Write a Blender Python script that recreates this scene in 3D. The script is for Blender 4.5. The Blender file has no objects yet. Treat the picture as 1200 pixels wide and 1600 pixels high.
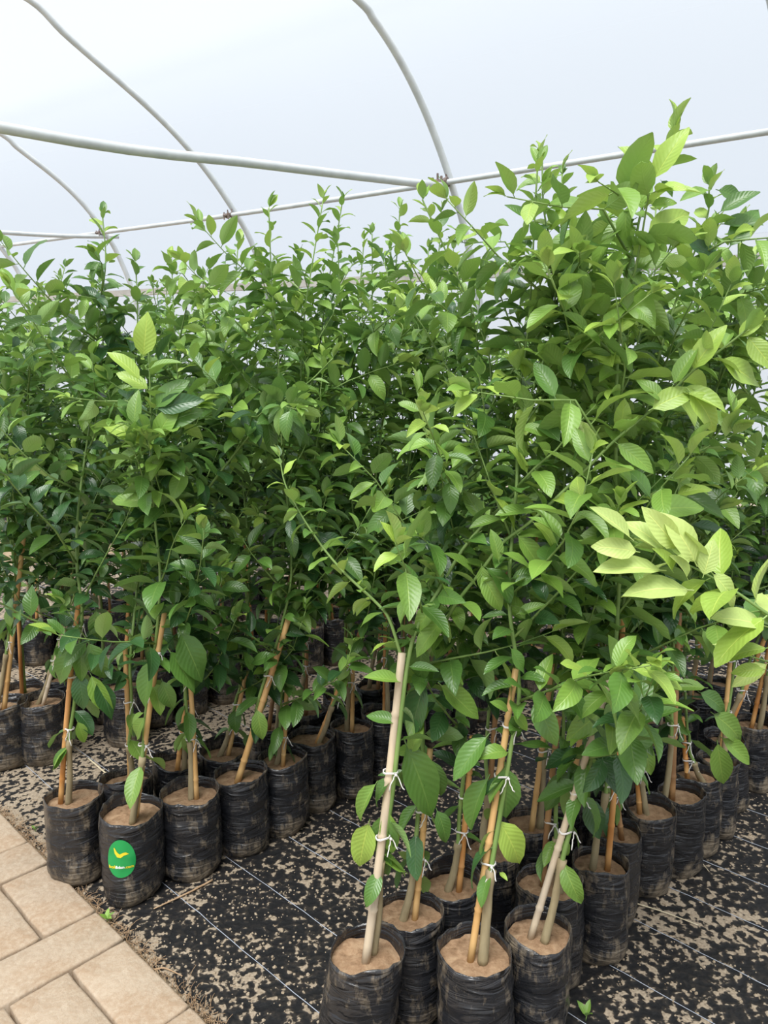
import bpy, math, random
from mathutils import Vector, Matrix, noise
C = bpy.context.scene
COL = C.collection
PI = math.pi
# ------------------------------------------------------------------ camera, world, sun, exposure
F, PITCH, EYE = 1150.0, math.atan(170 / 1150.0), 1.5
cam = bpy.data.cameras.new('camera')
cam.sensor_fit = 'VERTICAL'; cam.sensor_height = 36.0; cam.lens = 36.0 * F / 1600.0
cam.clip_start = 0.05; cam.clip_end = 200
camo = bpy.data.objects.new('camera', cam); COL.objects.link(camo)
camo.location = (0, 0, EYE); camo.rotation_euler = (PI / 2 - PITCH, 0, 0)
C.camera = camo
w = bpy.data.worlds.new('overcast'); C.world = w; w.use_nodes = True
wn = w.node_tree.nodes; wl = w.node_tree.links
wbg = wn['Background']; wbg.inputs['Strength'].default_value = 0.93
wtc = wn.new('ShaderNodeTexCoord'); wsp = wn.new('ShaderNodeSeparateXYZ'); wr = wn.new('ShaderNodeValToRGB')
wl.new(wtc.outputs['Generated'], wsp.inputs[0]); wl.new(wsp.outputs['Z'], wr.inputs[0]); wl.new(wr.outputs[0], wbg.inputs[0])
wr.color_ramp.elements[0].position = 0.0; wr.color_ramp.elements[0].color = (0.88, 0.95, 1.05, 1)
wr.color_ramp.elements[1].position = 0.9; wr.color_ramp.elements[1].color = (0.93, 0.99, 1.05, 1)
sun = bpy.data.lights.new('sun', 'SUN'); sun.energy = 6.6; sun.angle = math.radians(35); sun.color = (1.0, 0.97, 0.92)
suno = bpy.data.objects.new('sun', sun); COL.objects.link(suno); suno.rotation_euler = (math.radians(24), math.radians(-10), 0)
C.view_settings.view_transform = 'Standard'; C.view_settings.look = 'None'
C.view_settings.exposure = 0.0; C.view_settings.gamma = 1.0; C.view_settings.use_curve_mapping = False

# ------------------------------------------------------------------ geometry of the photograph's view
def ray(x, y):
    a = (x - 600) / F; b = (800 - y) / F
    return Vector((a, math.cos(PITCH) + b * math.sin(PITCH), -math.sin(PITCH) + b * math.cos(PITCH)))
def at_z(x, y, z):
    r = ray(x, y); t = (z - EYE) / r.z
    return Vector((r.x * t, r.y * t, z))
def at_d(x, y, d):                      # world point on the ray at forward distance d (metres along +Y)
    r = ray(x, y); t = d / r.y
    return Vector((r.x * t, d, EYE + r.z * t))
TH = math.atan2(1100, F / math.cos(PITCH))
UX, UY = math.sin(TH), math.cos(TH)     # u axis: along the beds (away, right); v axis: across them (away, left)
def UV(u, v, z=0.0): return Vector((u * UX - v * UY, u * UY + v * UX, z))
def toUV(p): return (p.x * UX + p.y * UY, -p.x * UY + p.y * UX)

# ------------------------------------------------------------------ helpers
def link(o, parent=None):
    COL.objects.link(o)
    if parent is not None: o.parent = parent
    return o
def mesh(name, verts, faces, mat=None, smooth=True, uvs=None, mats=None, fm=None):
    m = bpy.data.meshes.new(name); m.from_pydata([tuple(v) for v in verts], [], faces); 
    if mat is not None: m.materials.append(mat)
    for q in (mats or []): m.materials.append(q)
    if smooth: m.polygons.foreach_set('use_smooth', [True] * len(m.polygons))
    if fm: m.polygons.foreach_set('material_index', fm)
    if uvs:
        l = m.uv_layers.new(name='UVMap')
        buf = []
        for p in m.polygons:
            for vi in p.vertices: buf.extend(uvs[vi])
        l.data.foreach_set('uv', buf)
    m.update()
    return m
def obj(name, m, parent=None): return link(bpy.data.objects.new(name, m), parent)
def tag(o, label=None, cat=None, group=None, kind=None):
    if label: o['label'] = label
    if cat: o['category'] = cat
    if group: o['group'] = group
    if kind: o['kind'] = kind
    return o
def empty(name, loc):
    o = bpy.data.objects.new(name, None); COL.objects.link(o); o.location = loc; o.empty_display_size = 0.05
    return o
class MB:
    def __init__(s): s.v = []; s.f = []; s.fm = []; s.uv = []
    def add(s, v, f, mi=0, uv=None):
        b = len(s.v); s.v += [tuple(q) for q in v]; s.f += [tuple(i + b for i in q) for q in f]; s.fm += [mi] * len(f)
        s.uv += (uv if uv else [(0.0, 0.0)] * len(v))
    def build(s, name, mats, parent=None, smooth=True):
        m = mesh(name, s.v, s.f, smooth=smooth, mats=mats if isinstance(mats, list) else [mats], fm=s.fm, uvs=s.uv)
        return obj(name, m, parent) if parent is not False else m
def tube(mb, pts, rad, n=8, mi=0, cap=True, lump=0.0, rng=None):
    pts = [Vector(p) for p in pts]; vs = []; fs = []
    up = None
    for i, p in enumerate(pts):
        t = (pts[min(i + 1, len(pts) - 1)] - pts[max(i - 1, 0)])
        if t.length < 1e-9: t = Vector((0, 0, 1))
        t.normalize()
        if up is None: up = Vector((1, 0, 0)) if abs(t.x) < 0.8 else Vector((0, 1, 0))
        a = (up - t * up.dot(t)).normalized(); b = t.cross(a); up = a
        r = rad[i] if isinstance(rad, (list, tuple)) else rad
        for k in range(n):
            rr = r * (1 + (lump * (rng.random() - .5) if lump else 0))
            vs.append(p + (a * math.cos(2 * PI * k / n) + b * math.sin(2 * PI * k / n)) * rr)
    for i in range(len(pts) - 1):
        for k in range(n):
            fs.append((i * n + k, i * n + (k + 1) % n, (i + 1) * n + (k + 1) % n, (i + 1) * n + k))
    if cap:
        fs.append(tuple(reversed(range(n)))); fs.append(tuple((len(pts) - 1) * n + k for k in range(n)))
    mb.add(vs, fs, mi)
def catmull(P, sub=6):
    P = [Vector(p) for p in P]
    if len(P) < 3: 
        return [P[0].lerp(P[-1], i / sub) for i in range(sub + 1)]
    Q = [P[0] * 2 - P[1]] + P + [P[-1] * 2 - P[-2]]; out = []
    for i in range(1, len(Q) - 2):
        a, b, c, d = Q[i - 1], Q[i], Q[i + 1], Q[i + 2]
        for k in range(sub):
            t = k / sub
            out.append(0.5 * ((2 * b) + (c - a) * t + (2 * a - 5 * b + 4 * c - d) * t * t + (3 * b - a - 3 * c + d) * t ** 3))
    out.append(Q[-2]); return out

# ------------------------------------------------------------------ materials
class NT:
    def __init__(s, name):
        s.m = bpy.data.materials.new(name); s.m.use_nodes = True; s.t = s.m.node_tree; s.n = s.t.nodes; s.l = s.t.links
        s.b = s.n['Principled BSDF']; s.out = s.n['Material Output']
    def new(s, t, **k):
        q = s.n.new('ShaderNode' + t)
        for a, b in k.items(): setattr(q, a, b)
        return q
    def tex(s, kind, scale, coord='Object', detail=3, rough=.5, stretch=None, dist=0):
        tc = s.new('TexCoord'); src = tc.outputs[coord]
        if stretch:
            mp = s.new('Mapping'); mp.inputs['Scale'].default_value = stretch; s.l.new(src, mp.inputs[0]); src = mp.outputs[0]
        q = s.new('Tex' + kind); q.inputs['Scale'].default_value = scale; s.l.new(src, q.inputs['Vector'])
        if kind == 'Noise': q.inputs['Detail'].default_value = detail; q.inputs['Roughness'].default_value = rough; q.inputs['Distortion'].default_value = dist
        return q
    def ramp(s, src, stops):
        r = s.new('ValToRGB'); s.l.new(src, r.inputs[0]); e = r.color_ramp.elements
        while len(e) < len(stops): e.new(.5)
        for x, (p, c) in zip(e, stops): x.position = p; x.color = (c[0], c[1], c[2], 1) if isinstance(c, tuple) else (c, c, c, 1)
        return r.outputs[0]
    def mix(s, fac, a, b, mode='MIX'):
        q = s.new('MixRGB', blend_type=mode)
        for i, v in enumerate((fac, a, b)):
            if isinstance(v, bpy.types.NodeSocket): s.l.new(v, q.inputs[i])
            elif i == 0: q.inputs[0].default_value = v
            else: q.inputs[i].default_value = (v[0], v[1], v[2], 1)
        return q.outputs[0]
    def math(s, op, a, b=0.0):
        q = s.new('Math', operation=op)
        for i, v in enumerate((a, b)):
            if isinstance(v, bpy.types.NodeSocket): s.l.new(v, q.inputs[i])
            else: q.inputs[i].default_value = v
        return q.outputs[0]
    def col(s, v):
        if isinstance(v, tuple): s.b.inputs['Base Color'].default_value = (v[0], v[1], v[2], 1)
        else: s.l.new(v, s.b.inputs['Base Color'])
        return s
    def set(s, rough=.5, spec=.5, metal=0):
        s.b.inputs['Roughness'].default_value = rough; s.b.inputs['Specular IOR Level'].default_value = spec; s.b.inputs['Metallic'].default_value = metal
        return s
    def bump(s, h, strength=.3, dist=.01):
        q = s.new('Bump'); q.inputs['Strength'].default_value = strength; q.inputs['Distance'].default_value = dist
        s.l.new(h, q.inputs['Height']); s.l.new(q.outputs[0], s.b.inputs['Normal']); return s

def leaf_mat(name, c, back, rough=.42, var=.25):
    t = NT(name)
    tc = t.new('TexCoord'); sp = t.new('SeparateXYZ'); t.l.new(tc.outputs['UV'], sp.inputs[0])
    au = t.math('ABSOLUTE', t.math('SUBTRACT', sp.outputs['X'], .5))
    mid = t.ramp(au, [(0.0, 1.0), (0.035, 0.0)])
    vein = t.math('SINE', t.math('MULTIPLY', t.math('SUBTRACT', sp.outputs['Y'], t.math('MULTIPLY', au, .45)), 62.0))
    oi = t.new('ObjectInfo')
    n = t.tex('Noise', 30, detail=2)
    dark = tuple(q * (1 - var) for q in c); lite = (c[0] * (1 + var * 1.3), c[1] * (1 + var), c[2] * (1 + var * .5))
    base = t.mix(oi.outputs['Random'], dark, lite)
    base = t.mix(t.ramp(n.outputs[0], [(.35, 0.0), (.7, .35)]), base, tuple(q * 1.25 for q in c))
    base = t.mix(t.math('MULTIPLY', mid, .45), base, (min(1, c[0] * 2.2 + .05), min(1, c[1] * 1.7 + .05), c[2] * 1.8 + .02))
    geo = t.new('NewGeometry')
    base = t.mix(geo.outputs['Backfacing'], base, back)
    t.col(base); t.set(rough, .6)
    t.bump(t.math('ADD', t.math('MULTIPLY', vein, .4), t.math('MULTIPLY', mid, -1.5)), .35, .0012)
    tr = t.new('BsdfTranslucent'); t.l.new(t.mix(.5, base, (c[0] * 1.7 + .02, c[1] * 1.6 + .02, c[2] * .8)), tr.inputs[0])
    mx = t.new('MixShader'); mx.inputs[0].default_value = .21
    t.l.new(t.b.outputs[0], mx.inputs[1]); t.l.new(tr.outputs[0], mx.inputs[2]); t.l.new(mx.outputs[0], t.out.inputs[0])
    return t.m
LEAFM = {
    'dark': leaf_mat('leaf_dark_green', (.038, .108, .034), (.10, .20, .07), .30),
    'mid': leaf_mat('leaf_mid_green', (.082, .185, .036), (.16, .29, .085), .36),
    'light': leaf_mat('leaf_light_green', (.170, .310, .055), (.235, .385, .11), .42),
    'young': leaf_mat('leaf_young_green', (.290, .435, .075), (.32, .47, .14), .45, .15),
    'pale': leaf_mat('leaf_pale_underside', (.42, .54, .17), (.44, .56, .21), .55, .12),
}
def stem_mat(name, a, b, sc=40, rough=.7):
    t = NT(name); n = t.tex('Noise', sc, detail=4, stretch=(1, 1, .25))
    t.col(t.ramp(n.outputs[0], [(.3, a), (.7, b)])); t.set(rough, .3); t.bump(n.outputs[0], .5, .002); return t.m
M = {}
M['bark'] = stem_mat('trunk_bark', (.20, .155, .085), (.36, .30, .18))
M['stem'] = stem_mat('green_stem', (.12, .20, .05), (.22, .33, .10), 30, .5)
M['twig'] = stem_mat('tip_stem', (.10, .10, .06), (.16, .20, .08), 30, .5)
def cane_mat(name, a, b, c):
    t = NT(name); n = t.tex('Noise', 5, detail=3, stretch=(1, 1, .8)); n2 = t.tex('Noise', 60, detail=3, stretch=(1, 1, .06))
    k = t.ramp(n.outputs[0], [(.35, a), (.5, b), (.68, c)])
    t.col(t.mix(.35, k, t.ramp(n2.outputs[0], [(.3, (.10, .06, .03)), (.7, (.8, .6, .36))]), 'SOFT_LIGHT')); t.set(.5, .4); t.bump(n2.outputs[0], .3, .001); return t.m
M['cane_tan'] = cane_mat('cane_tan', (.58, .36, .15), (.62, .42, .20), (.50, .30, .14))
M['cane_orange'] = cane_mat('cane_orange', (.50, .23, .07), (.62, .36, .15), (.42, .18, .07))
M['cane_grey'] = cane_mat('cane_grey', (.46, .41, .34), (.56, .48, .37), (.44, .37, .29))
M['cane_brown'] = cane_mat('cane_brown', (.26, .15, .08), (.40, .24, .12), (.20, .12, .07))
CANES = ['cane_tan', 'cane_orange', 'cane_grey', 'cane_brown']
M['string'] = NT('white_string').col((.70, .68, .66)).set(.8, .2).m
M['thread'] = NT('pale_blue_thread').col((.34, .37, .43)).set(.7, .3).m
def bag_mat():
    t = NT('black_plastic_bag'); oi = t.new('ObjectInfo')
    n1 = t.tex('Noise', 8, detail=6, rough=.62); n2 = t.tex('Noise', 55, detail=5, rough=.7, stretch=(1, 1, .35)); n3 = t.tex('Noise', 14, detail=3, stretch=(.6, .6, 3.2), dist=1.2)
    tc = t.new('TexCoord'); sp = t.new('SeparateXYZ'); t.l.new(tc.outputs['Object'], sp.inputs[0])
    low = t.ramp(sp.outputs['Z'], [(0.0, .10), (.06, .035), (.3, 0.0)])
    f = t.math('ADD', t.math('MULTIPLY', n1.outputs[0], t.math('ADD', n2.outputs[0], .15)), t.math('MULTIPLY', low, .8))
    fac = t.ramp(t.math('ADD', f, t.math('MULTIPLY', oi.outputs['Random'], .05)), [(.375, 0.0), (.52, .8)])
    thin = t.mix(.10, (.014, .015, .019), (.34, .32, .30))
    k = t.mix(t.ramp(n1.outputs[0], [(.35, 0.0), (.7, .6)]), (.011, .012, .015), thin)
    t.col(t.mix(fac, k, (.235, .185, .125)))
    t.l.new(t.ramp(fac, [(0, .25), (1, .8)]), t.b.inputs['Roughness']); t.b.inputs['Specular IOR Level'].default_value = .55
    t.bump(t.math('ADD', n3.outputs[0], t.math('MULTIPLY', n2.outputs[0], .18)), .8, .012)
    return t.m
M['bag'] = bag_mat()
def soil_mat(name, a, b, c, sc=40):
    t = NT(name); n = t.tex('Noise', sc, detail=8, rough=.7); n2 = t.tex('Noise', 8, detail=3)
    k = t.ramp(n.outputs[0], [(.3, a), (.5, b), (.7, c)])
    t.col(t.mix(t.ramp(n2.outputs[0], [(.4, 0.0), (.7, .5)]), k, a)); t.set(.95, .15); t.bump(n.outputs[0], .8, .008); return t.m
M['soil'] = soil_mat('sandy_brown_soil', (.17, .10, .055), (.33, .21, .125), (.46, .32, .20))
M['floor'] = soil_mat('bare_ground', (.22, .16, .10), (.34, .26, .17), (.42, .34, .24), 20)
def weed_mat():
    t = NT('black_weed_mat')
    big = t.tex('Noise', 1.6, detail=3, rough=.6); med = t.tex('Noise', 13, detail=3, rough=.55, dist=.6); sm = t.tex('Noise', 44, detail=2.0, rough=.45, dist=.15)
    f = t.math('ADD', t.math('ADD', t.math('MULTIPLY', big.outputs[0], .50), t.math('MULTIPLY', med.outputs[0], .55)), t.math('MULTIPLY', sm.outputs[0], 1.0))
    fac = t.ramp(f, [(1.045, 0.0), (1.085, 1.0)])
    fac = t.math('MINIMUM', fac, 1.0)
    # ramp domain ends at 1, so rescale
    tc = t.new('TexCoord'); sp = t.new('SeparateXYZ'); t.l.new(tc.outputs['Object'], sp.inputs[0])
    vv = t.math('ADD', t.math('MULTIPLY', sp.outputs['X'], -UY), t.math('MULTIPLY', sp.outputs['Y'], UX))
    more = t.ramp(t.math('MULTIPLY', vv, .25), [(.05, .10), (.13, .0), (.32, .0), (.56, .0), (.64, .24), (.8, .28)])      # sand trodden in along the aisles
    f = t.math('ADD', f, t.math('MULTIPLY', more, .45))
    f2 = t.math('MULTIPLY', f, .5)
    fac = t.ramp(f2, [(.545, 0.0), (.572, 1.0)])
    haze = t.ramp(f2, [(.48, 0.0), (.62, .22)])
    fine = t.tex('Noise', 140, detail=4)
    sand = t.ramp(fine.outputs[0], [(.3, (.20, .155, .11)), (.7, (.36, .295, .22))])
    k = t.mix(haze, (.010, .010, .011), (.16, .125, .09))
    t.col(t.mix(fac, k, sand))
    t.l.new(t.ramp(fac, [(0, .55), (1, .95)]), t.b.inputs['Roughness']); t.b.inputs['Specular IOR Level'].default_value = .3
    t.bump(t.math('ADD', t.math('MULTIPLY', fac, .6), t.math('MULTIPLY', sm.outputs[0], .8)), .8, .008)
    return t.m
M['mat'] = weed_mat()
def paver_mat():
    t = NT('sandstone_paver'); oi = t.new('ObjectInfo')
    n = t.tex('Noise', 6, detail=5, rough=.65); n2 = t.tex('Noise', 70, detail=6, rough=.7)
    n3 = t.tex('Noise', 260, detail=4, rough=.7)
    k = t.mix(oi.outputs['Random'], (.32, .245, .175), (.40, .31, .225))
    k = t.mix(t.ramp(n.outputs[0], [(.45, 0.0), (.60, .75)]), k, (.32, .22, .14))
    k = t.mix(t.ramp(n2.outputs[0], [(.35, .45), (.6, 0.0)]), k, (.52, .44, .345))
    k = t.mix(t.ramp(n3.outputs[0], [(.35, .5), (.5, 0.0)]), k, (.36, .26, .17))
    t.col(k); t.set(.85, .25); t.bump(t.math('ADD', n2.outputs[0], t.math('MULTIPLY', n.outputs[0], 1.5)), .5, .006); return t.m
M['paver'] = paver_mat()
def pipe_mat():
    t = NT('white_painted_steel'); n = t.tex('Noise', 12, detail=4)
    t.col(t.ramp(n.outputs[0], [(.3, (.50, .53, .54)), (.7, (.62, .65, .66))])); t.set(.45, .4); return t.m
M['pipe'] = pipe_mat()
M['rust'] = soil_mat('rusty_clamp', (.10, .06, .045), (.25, .2, .18), (.45, .42, .40), 60)
M['rail'] = soil_mat('grey_rail', (.36, .33, .30), (.46, .44, .41), (.52, .50, .47), 10)
def film_mat(name, tf, c):
    t = NT(name); t.n.remove(t.b)
    n = t.tex('Noise', .8, detail=3)
    a = t.new('BsdfTransparent'); a.inputs[0].default_value = (c[0], c[1], c[2], 1)
    b = t.new('BsdfTranslucent'); t.l.new(t.ramp(n.outputs[0], [(.3, tuple(q * .96 for q in c)), (.7, c)]), b.inputs[0])
    d = t.new('BsdfDiffuse'); d.inputs[0].default_value = (.8, .82, .84, 1)
    m1 = t.new('MixShader'); m1.inputs[0].default_value = .25; t.l.new(b.outputs[0], m1.inputs[1]); t.l.new(d.outputs[0], m1.inputs[2])
    m2 = t.new('MixShader'); m2.inputs[0].default_value = tf; t.l.new(m1.outputs[0], m2.inputs[1]); t.l.new(a.outputs[0], m2.inputs[2])
    t.l.new(m2.outputs[0], t.out.inputs[0]); return t.m
M['film'] = film_mat('greenhouse_film', .80, (.93, .95, .97))
M['curtain'] = film_mat('side_curtain_film', .62, (.92, .93, .94))
M['shade_strip'] = NT('black_shade_strip').col((.02, .02, .022)).set(.6, .3).m
M['sticker'] = NT('green_sticker').col((.012, .30, .075)).set(.35, .5).m
M['yellow'] = NT('yellow_print').col((.80, .62, .03)).set(.4, .4).m
M['white'] = NT('white_print').col((.80, .88, .82)).set(.4, .4).m
M['dry'] = soil_mat('dry_stalk', (.28, .18, .10), (.42, .28, .17), (.52, .38, .24), 30)
M['straw'] = soil_mat('pale_straw', (.50, .42, .28), (.62, .54, .38), (.70, .62, .46), 30)

# ------------------------------------------------------------------ setting: ground
def quad_grid(u0, u1, v0, v1, nu, nv, zf):
    vs = []; fs = []
    for i in range(nu + 1):
        for j in range(nv + 1):
            u = u0 + (u1 - u0) * i / nu; v = v0 + (v1 - v0) * j / nv
            vs.append(UV(u, v, zf(u, v)))
    for i in range(nu):
        for j in range(nv):
            a = i * (nv + 1) + j; fs.append((a, a + nv + 1, a + nv + 2, a + 1))
    return vs, fs
vs, fs = quad_grid(-9, 12, -9, 16, 30, 30, lambda u, v: -.012 + .004 * noise.noise(Vector((u, v, 0))))
floor = obj('floor', mesh('floor', vs, fs, M['floor'])); tag(floor, kind='structure', label='bare sandy ground of the greenhouse')
MATU = .868
def mat_z(u, v): return .004 * (.5 + .5 * noise.noise(Vector((u * 3, v * 3, 2)))) + .002 * noise.noise(Vector((u * 14, v * 14, 5)))
vs, fs = quad_grid(MATU, 4.6, -1.5, 7, 200, 300, mat_z)
gmat = obj('floor_weed_mat', mesh('floor_weed_mat', vs, fs, M['mat'])); tag(gmat, kind='structure', label='black woven ground cover mat dusted with sand')
rng = random.Random(5)
for k in range(17):
    u = 1.066 + .215 * k; ph = rng.random() * 9; mb = MB(); pts = []
    for i in range(150):
        v = -1.3 + 8.0 * i / 149
        uu = u + .006 * noise.noise(Vector((v * 2.2, ph, 0))) + .002 * noise.noise(Vector((v * 12, ph, 3)))
        pts.append(UV(uu, v, mat_z(uu, v) + .0018))
    tube(mb, pts, .0012, 4, lump=.5, rng=rng)
    s = mb.build('seam_thread', M['thread'], gmat)
# crumbs
mb = MB(); rng = random.Random(9)
def crumb(mb, p, r, rng, flat=.55):
    n = 5; vs = [p + Vector((0, 0, r * flat))]; 
    for k in range(n):
        a = 2 * PI * k / n + rng.random() * .6; q = r * rng.uniform(.7, 1.2)
        vs.append(p + Vector((math.cos(a) * q, math.sin(a) * q, -.001)))
    for k in range(n):
        a = 2 * PI * k / n + .4; q = r * rng.uniform(.4, .7)
        vs.append(p + Vector((math.cos(a) * q, math.sin(a) * q, r * flat * rng.uniform(.6, .95))))
    fs = []
    for k in range(n):
        k2 = (k + 1) % n; fs += [(0, 6 + k, 6 + k2), (1 + k, 1 + k2, 6 + k2), (1 + k, 6 + k2, 6 + k)]
    mb.add(vs, fs)
cnt = 0
while cnt < 7000:
    u = rng.uniform(.865, 3.8) if cnt > 900 else rng.uniform(.855, .90); v = rng.uniform(.0, 3.2)
    if u > 2.2 and rng.random() < .5: continue
    d = noise.noise(Vector((u * 1.6, v * 1.6, 7))) + .5 * noise.noise(Vector((u * 6, v * 6, 3)))
    if d < rng.uniform(-.35, .25): continue
    r = .0022 + .0042 * rng.random() ** 2.5
    crumb(mb, UV(u, v, mat_z(u, v) + .0005), r, rng); cnt += 1
crumbs = mb.build('soil_crumbs', M['straw'], None, smooth=False); tag(crumbs, 'small crumbs of pale sandy soil scattered over the black mat', 'soil', kind='stuff')
crumbs.data.materials.clear(); crumbs.data.materials.append(soil_mat('crumb_sand', (.24, .18, .12), (.36, .29, .21), (.45, .38, .29), 30))

# paving
pave = empty('paving', UV(.4, 1.8, 0)); tag(pave, 'path of sandy beige concrete pavers beside the black mat', kind='structure')
po = pave.location.copy()
def paver_mesh(lu, lv, seed):
    n = 6; vs = []; fs = []; T = .024; r = .006; rg = random.Random(seed)
    def ring(ins, z):
        out = []
        for (cx, cy) in ((0, 0), (1, 0), (1, 1), (0, 1)):
            pass
        a = lu / 2 - ins; b = lv / 2 - ins
        for k in range(n): out.append((-a + 2 * a * k / n, -b))
        for k in range(n): out.append((a, -b + 2 * b * k / n))
        for k in range(n): out.append((a - 2 * a * k / n, b))
        for k in range(n): out.append((-a, b - 2 * b * k / n))
        w = []
        for x, y in out:
            q = noise.noise(Vector((x * 25, y * 25, seed * 3.1))) * .003
            cr = 1 - .012 * (abs(x) / a * abs(y) / b) ** 8
            w.append(Vector(((x + q * (1 if x > 0 else -1)) * cr, (y + q * (1 if y > 0 else -1)) * cr, z)))
        return w
    rings = [ring(0, -.03), ring(0, T - r), ring(r * .35, T - r * .3), ring(r * 1.2, T)]
    for g in rings: vs += g
    m = 4 * n
    for i in range(3):
        for k in range(m): fs.append((i * m + k, i * m + (k + 1) % m, (i + 1) * m + (k + 1) % m, (i + 1) * m + k))
    vs.append(Vector((0, 0, T + .001))); c = len(vs) - 1
    for k in range(m): fs.append((3 * m + k, 3 * m + (k + 1) % m, c))
    # rotate into uv axes
    vs = [Vector((p.x * UX - p.y * UY, p.x * UY + p.y * UX, p.z)) for p in vs]
    return mesh('paver', vs, fs, M['paver'])
G = .007
PM_long = [paver_mesh(.335 - G, .17 - G, s) for s in (1, 2, 3)]
PM_tall = [paver_mesh(.158 - G, .335 - G, s) for s in (4, 5, 6)]
rng = random.Random(3); E1 = .855
v = .60; band = 1
while v < 3.9:
    if band == 0:        # long pavers along u
        u = E1
        while u > -.9:
            o = obj('paver', rng.choice(PM_long), pave); o.location = UV(u - .1675, v + .085, rng.uniform(-.003, .002)) - Vector((po.x, po.y, 0)); o.rotation_euler = (rng.uniform(-.01, .01), rng.uniform(-.01, .01), rng.uniform(-.012, .012)); u -= .335
        v += .17
    else:
        u = E1
        while u > -.9:
            o = obj('paver', rng.choice(PM_tall), pave); o.location = UV(u - .079, v + .1675, rng.uniform(-.003, .002)) - Vector((po.x, po.y, 0)); o.rotation_euler = (rng.uniform(-.01, .01), rng.uniform(-.01, .01), rng.uniform(-.012, .012)); u -= .158
        v += .335
    band = 1 - band
# bands: tall 1.475-1.81? shift so that a tall band starts at v = 1.475
# (.60 + .505*k : tall bands start at .60, 1.105, 1.61 ...) -> align
pave.location += UV(0, 1.467 - 1.61 + .0, 0)

# ------------------------------------------------------------------ structure of the tunnel
SC = 5.0
def dist_at(x): return SC * (705 + 1100) / (x + 1100)
PP = {x: at_d(x, y, dist_at(x)) for x, y in ((1200, 210), (705, 287), (367, 338), (165, 365))}
A0 = PP[705]; A3 = PP[165]
pd = Vector((A3.x - A0.x, A3.y - A0.y, 0)).normalized()      # along the tunnel, away to the left
ang = math.radians(76)
hd = Vector((pd.x * math.cos(ang) - pd.y * math.sin(ang), pd.x * math.sin(ang) + pd.y * math.cos(ang), 0))   # across the tunnel, towards the camera
def on_plane(o, d, px):
    r = ray(*px); det = -d.x * r.y + d.y * r.x
    s = (o.x * r.y - o.y * r.x) / det; t = (d.x * -o.y + d.y * o.x) / det
    return s, t
def plane_pt(o, d, px):
    r = ray(*px)
    # o + s d = t r  (xy)
    det = d.x * (-r.y) - d.y * (-r.x)
    a, b = -o.x, -o.y
    s = (a * (-r.y) - b * (-r.x)) / det
    t = (d.x * b - d.y * a) / det
    return s, EYE + t * r.z
H1 = [plane_pt(A0, hd, q) for q in ((725, 355), (705, 287), (690, 240), (660, 165), (620, 85), (560, 0))]
H2 = [plane_pt(PP[367], hd, q) for q in ((392, 375), (367, 338), (345, 295), (310, 245), (265, 205), (210, 150), (130, 75), (45, 0))]
H3 = [plane_pt(A3, hd, q) for q in ((185, 400), (165, 365), (140, 330), (110, 300), (60, 255), (0, 208))]
import numpy as np
def smooth_fit(P, n=9):      # a hoop is bent in one sweep: cubic through the measured points
    a = np.array(P); k = np.polyfit(a[:, 0], a[:, 1], 3); ss = np.linspace(a[0, 0], a[-1, 0], n)
    return [(float(q), float(np.polyval(k, q))) for q in ss]
H1, H2, H3 = smooth_fit(H1), smooth_fit(H2), smooth_fit(H3)
prof = []   # film profile relative to the purlin
ZPK = H1[-1][1] + (H1[-1][1] - H1[-2][1]) / (H1[-1][0] - H1[-2][0]) * (3.9 - H1[-1][0]) * .5 * .55
def hoop_path(origin, P):
    P = [(s, z) for s, z in P]; s0, z0 = P[0]; s1, z1 = P[-1]
    foot = [(s0 - .30, 0.0), (s0 - .30, 1.0), (s0 - .27, 1.7), (s0 - .15, z0 - .42)]
    sl = (P[-1][1] - P[-2][1]) / (P[-1][0] - P[-2][0])
    top = []; zt = z1
    peak = 3.9; rise = 0; 
    # parabola from (s1, z1) slope sl to peak
    n = 6; zpk = ZPK + dz0 * (Vector((origin.x, origin.y, 0)) - Vector((A0.x, A0.y, 0))).dot(pd)
    for k in range(1, n + 1):
        s = s1 + (peak - s1) * k / n; q = (s - s1) / (peak - s1)
        top.append((s, z1 + (zpk - z1) * (2 * q - q * q)))
    zp = top[-1][1]
    left = [(peak * 2 - s, z) for s, z in (foot + P + top[:-1])][::-1]
    full = foot + P + top + [(s, min(z, zp)) for s, z in left]
    return [Vector((origin.x + hd.x * s, origin.y + hd.y * s, z)) for s, z in full], full
HN = []; dz0 = (A3.z - A0.z) / (A3 - A0).length
def hoop(origin, P, label):
    pts, full = hoop_path(origin, P); mb = MB()
    tube(mb, catmull(pts, 5), .0225, 12)
    o = mb.build('hoop_pipe', M['pipe'])
    tag(o, label, 'pipe'); HN.append(o); return full
f1 = hoop(A0, H1, 'curved white steel hoop crossing the clamp above the middle of the bushes')
f2 = hoop(PP[367], H2, 'curved white steel hoop left of the middle one, ending at the tall leafy top')
f3 = hoop(A3, H3, 'curved white steel hoop at the left edge, starting from the heavy tie bar')
p4 = A3 + pd * 1.75; hoop(p4, [(s, z + .0) for s, z in H3], 'farthest curved white hoop, only a sliver in view at the left edge')
p0 = A0 - pd * 1.95; hoop(p0, [(s, z - dz0 * 1.95 - .02) for s, z in H1], 'curved white steel hoop over the right hand beds, mostly above the view')
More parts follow.
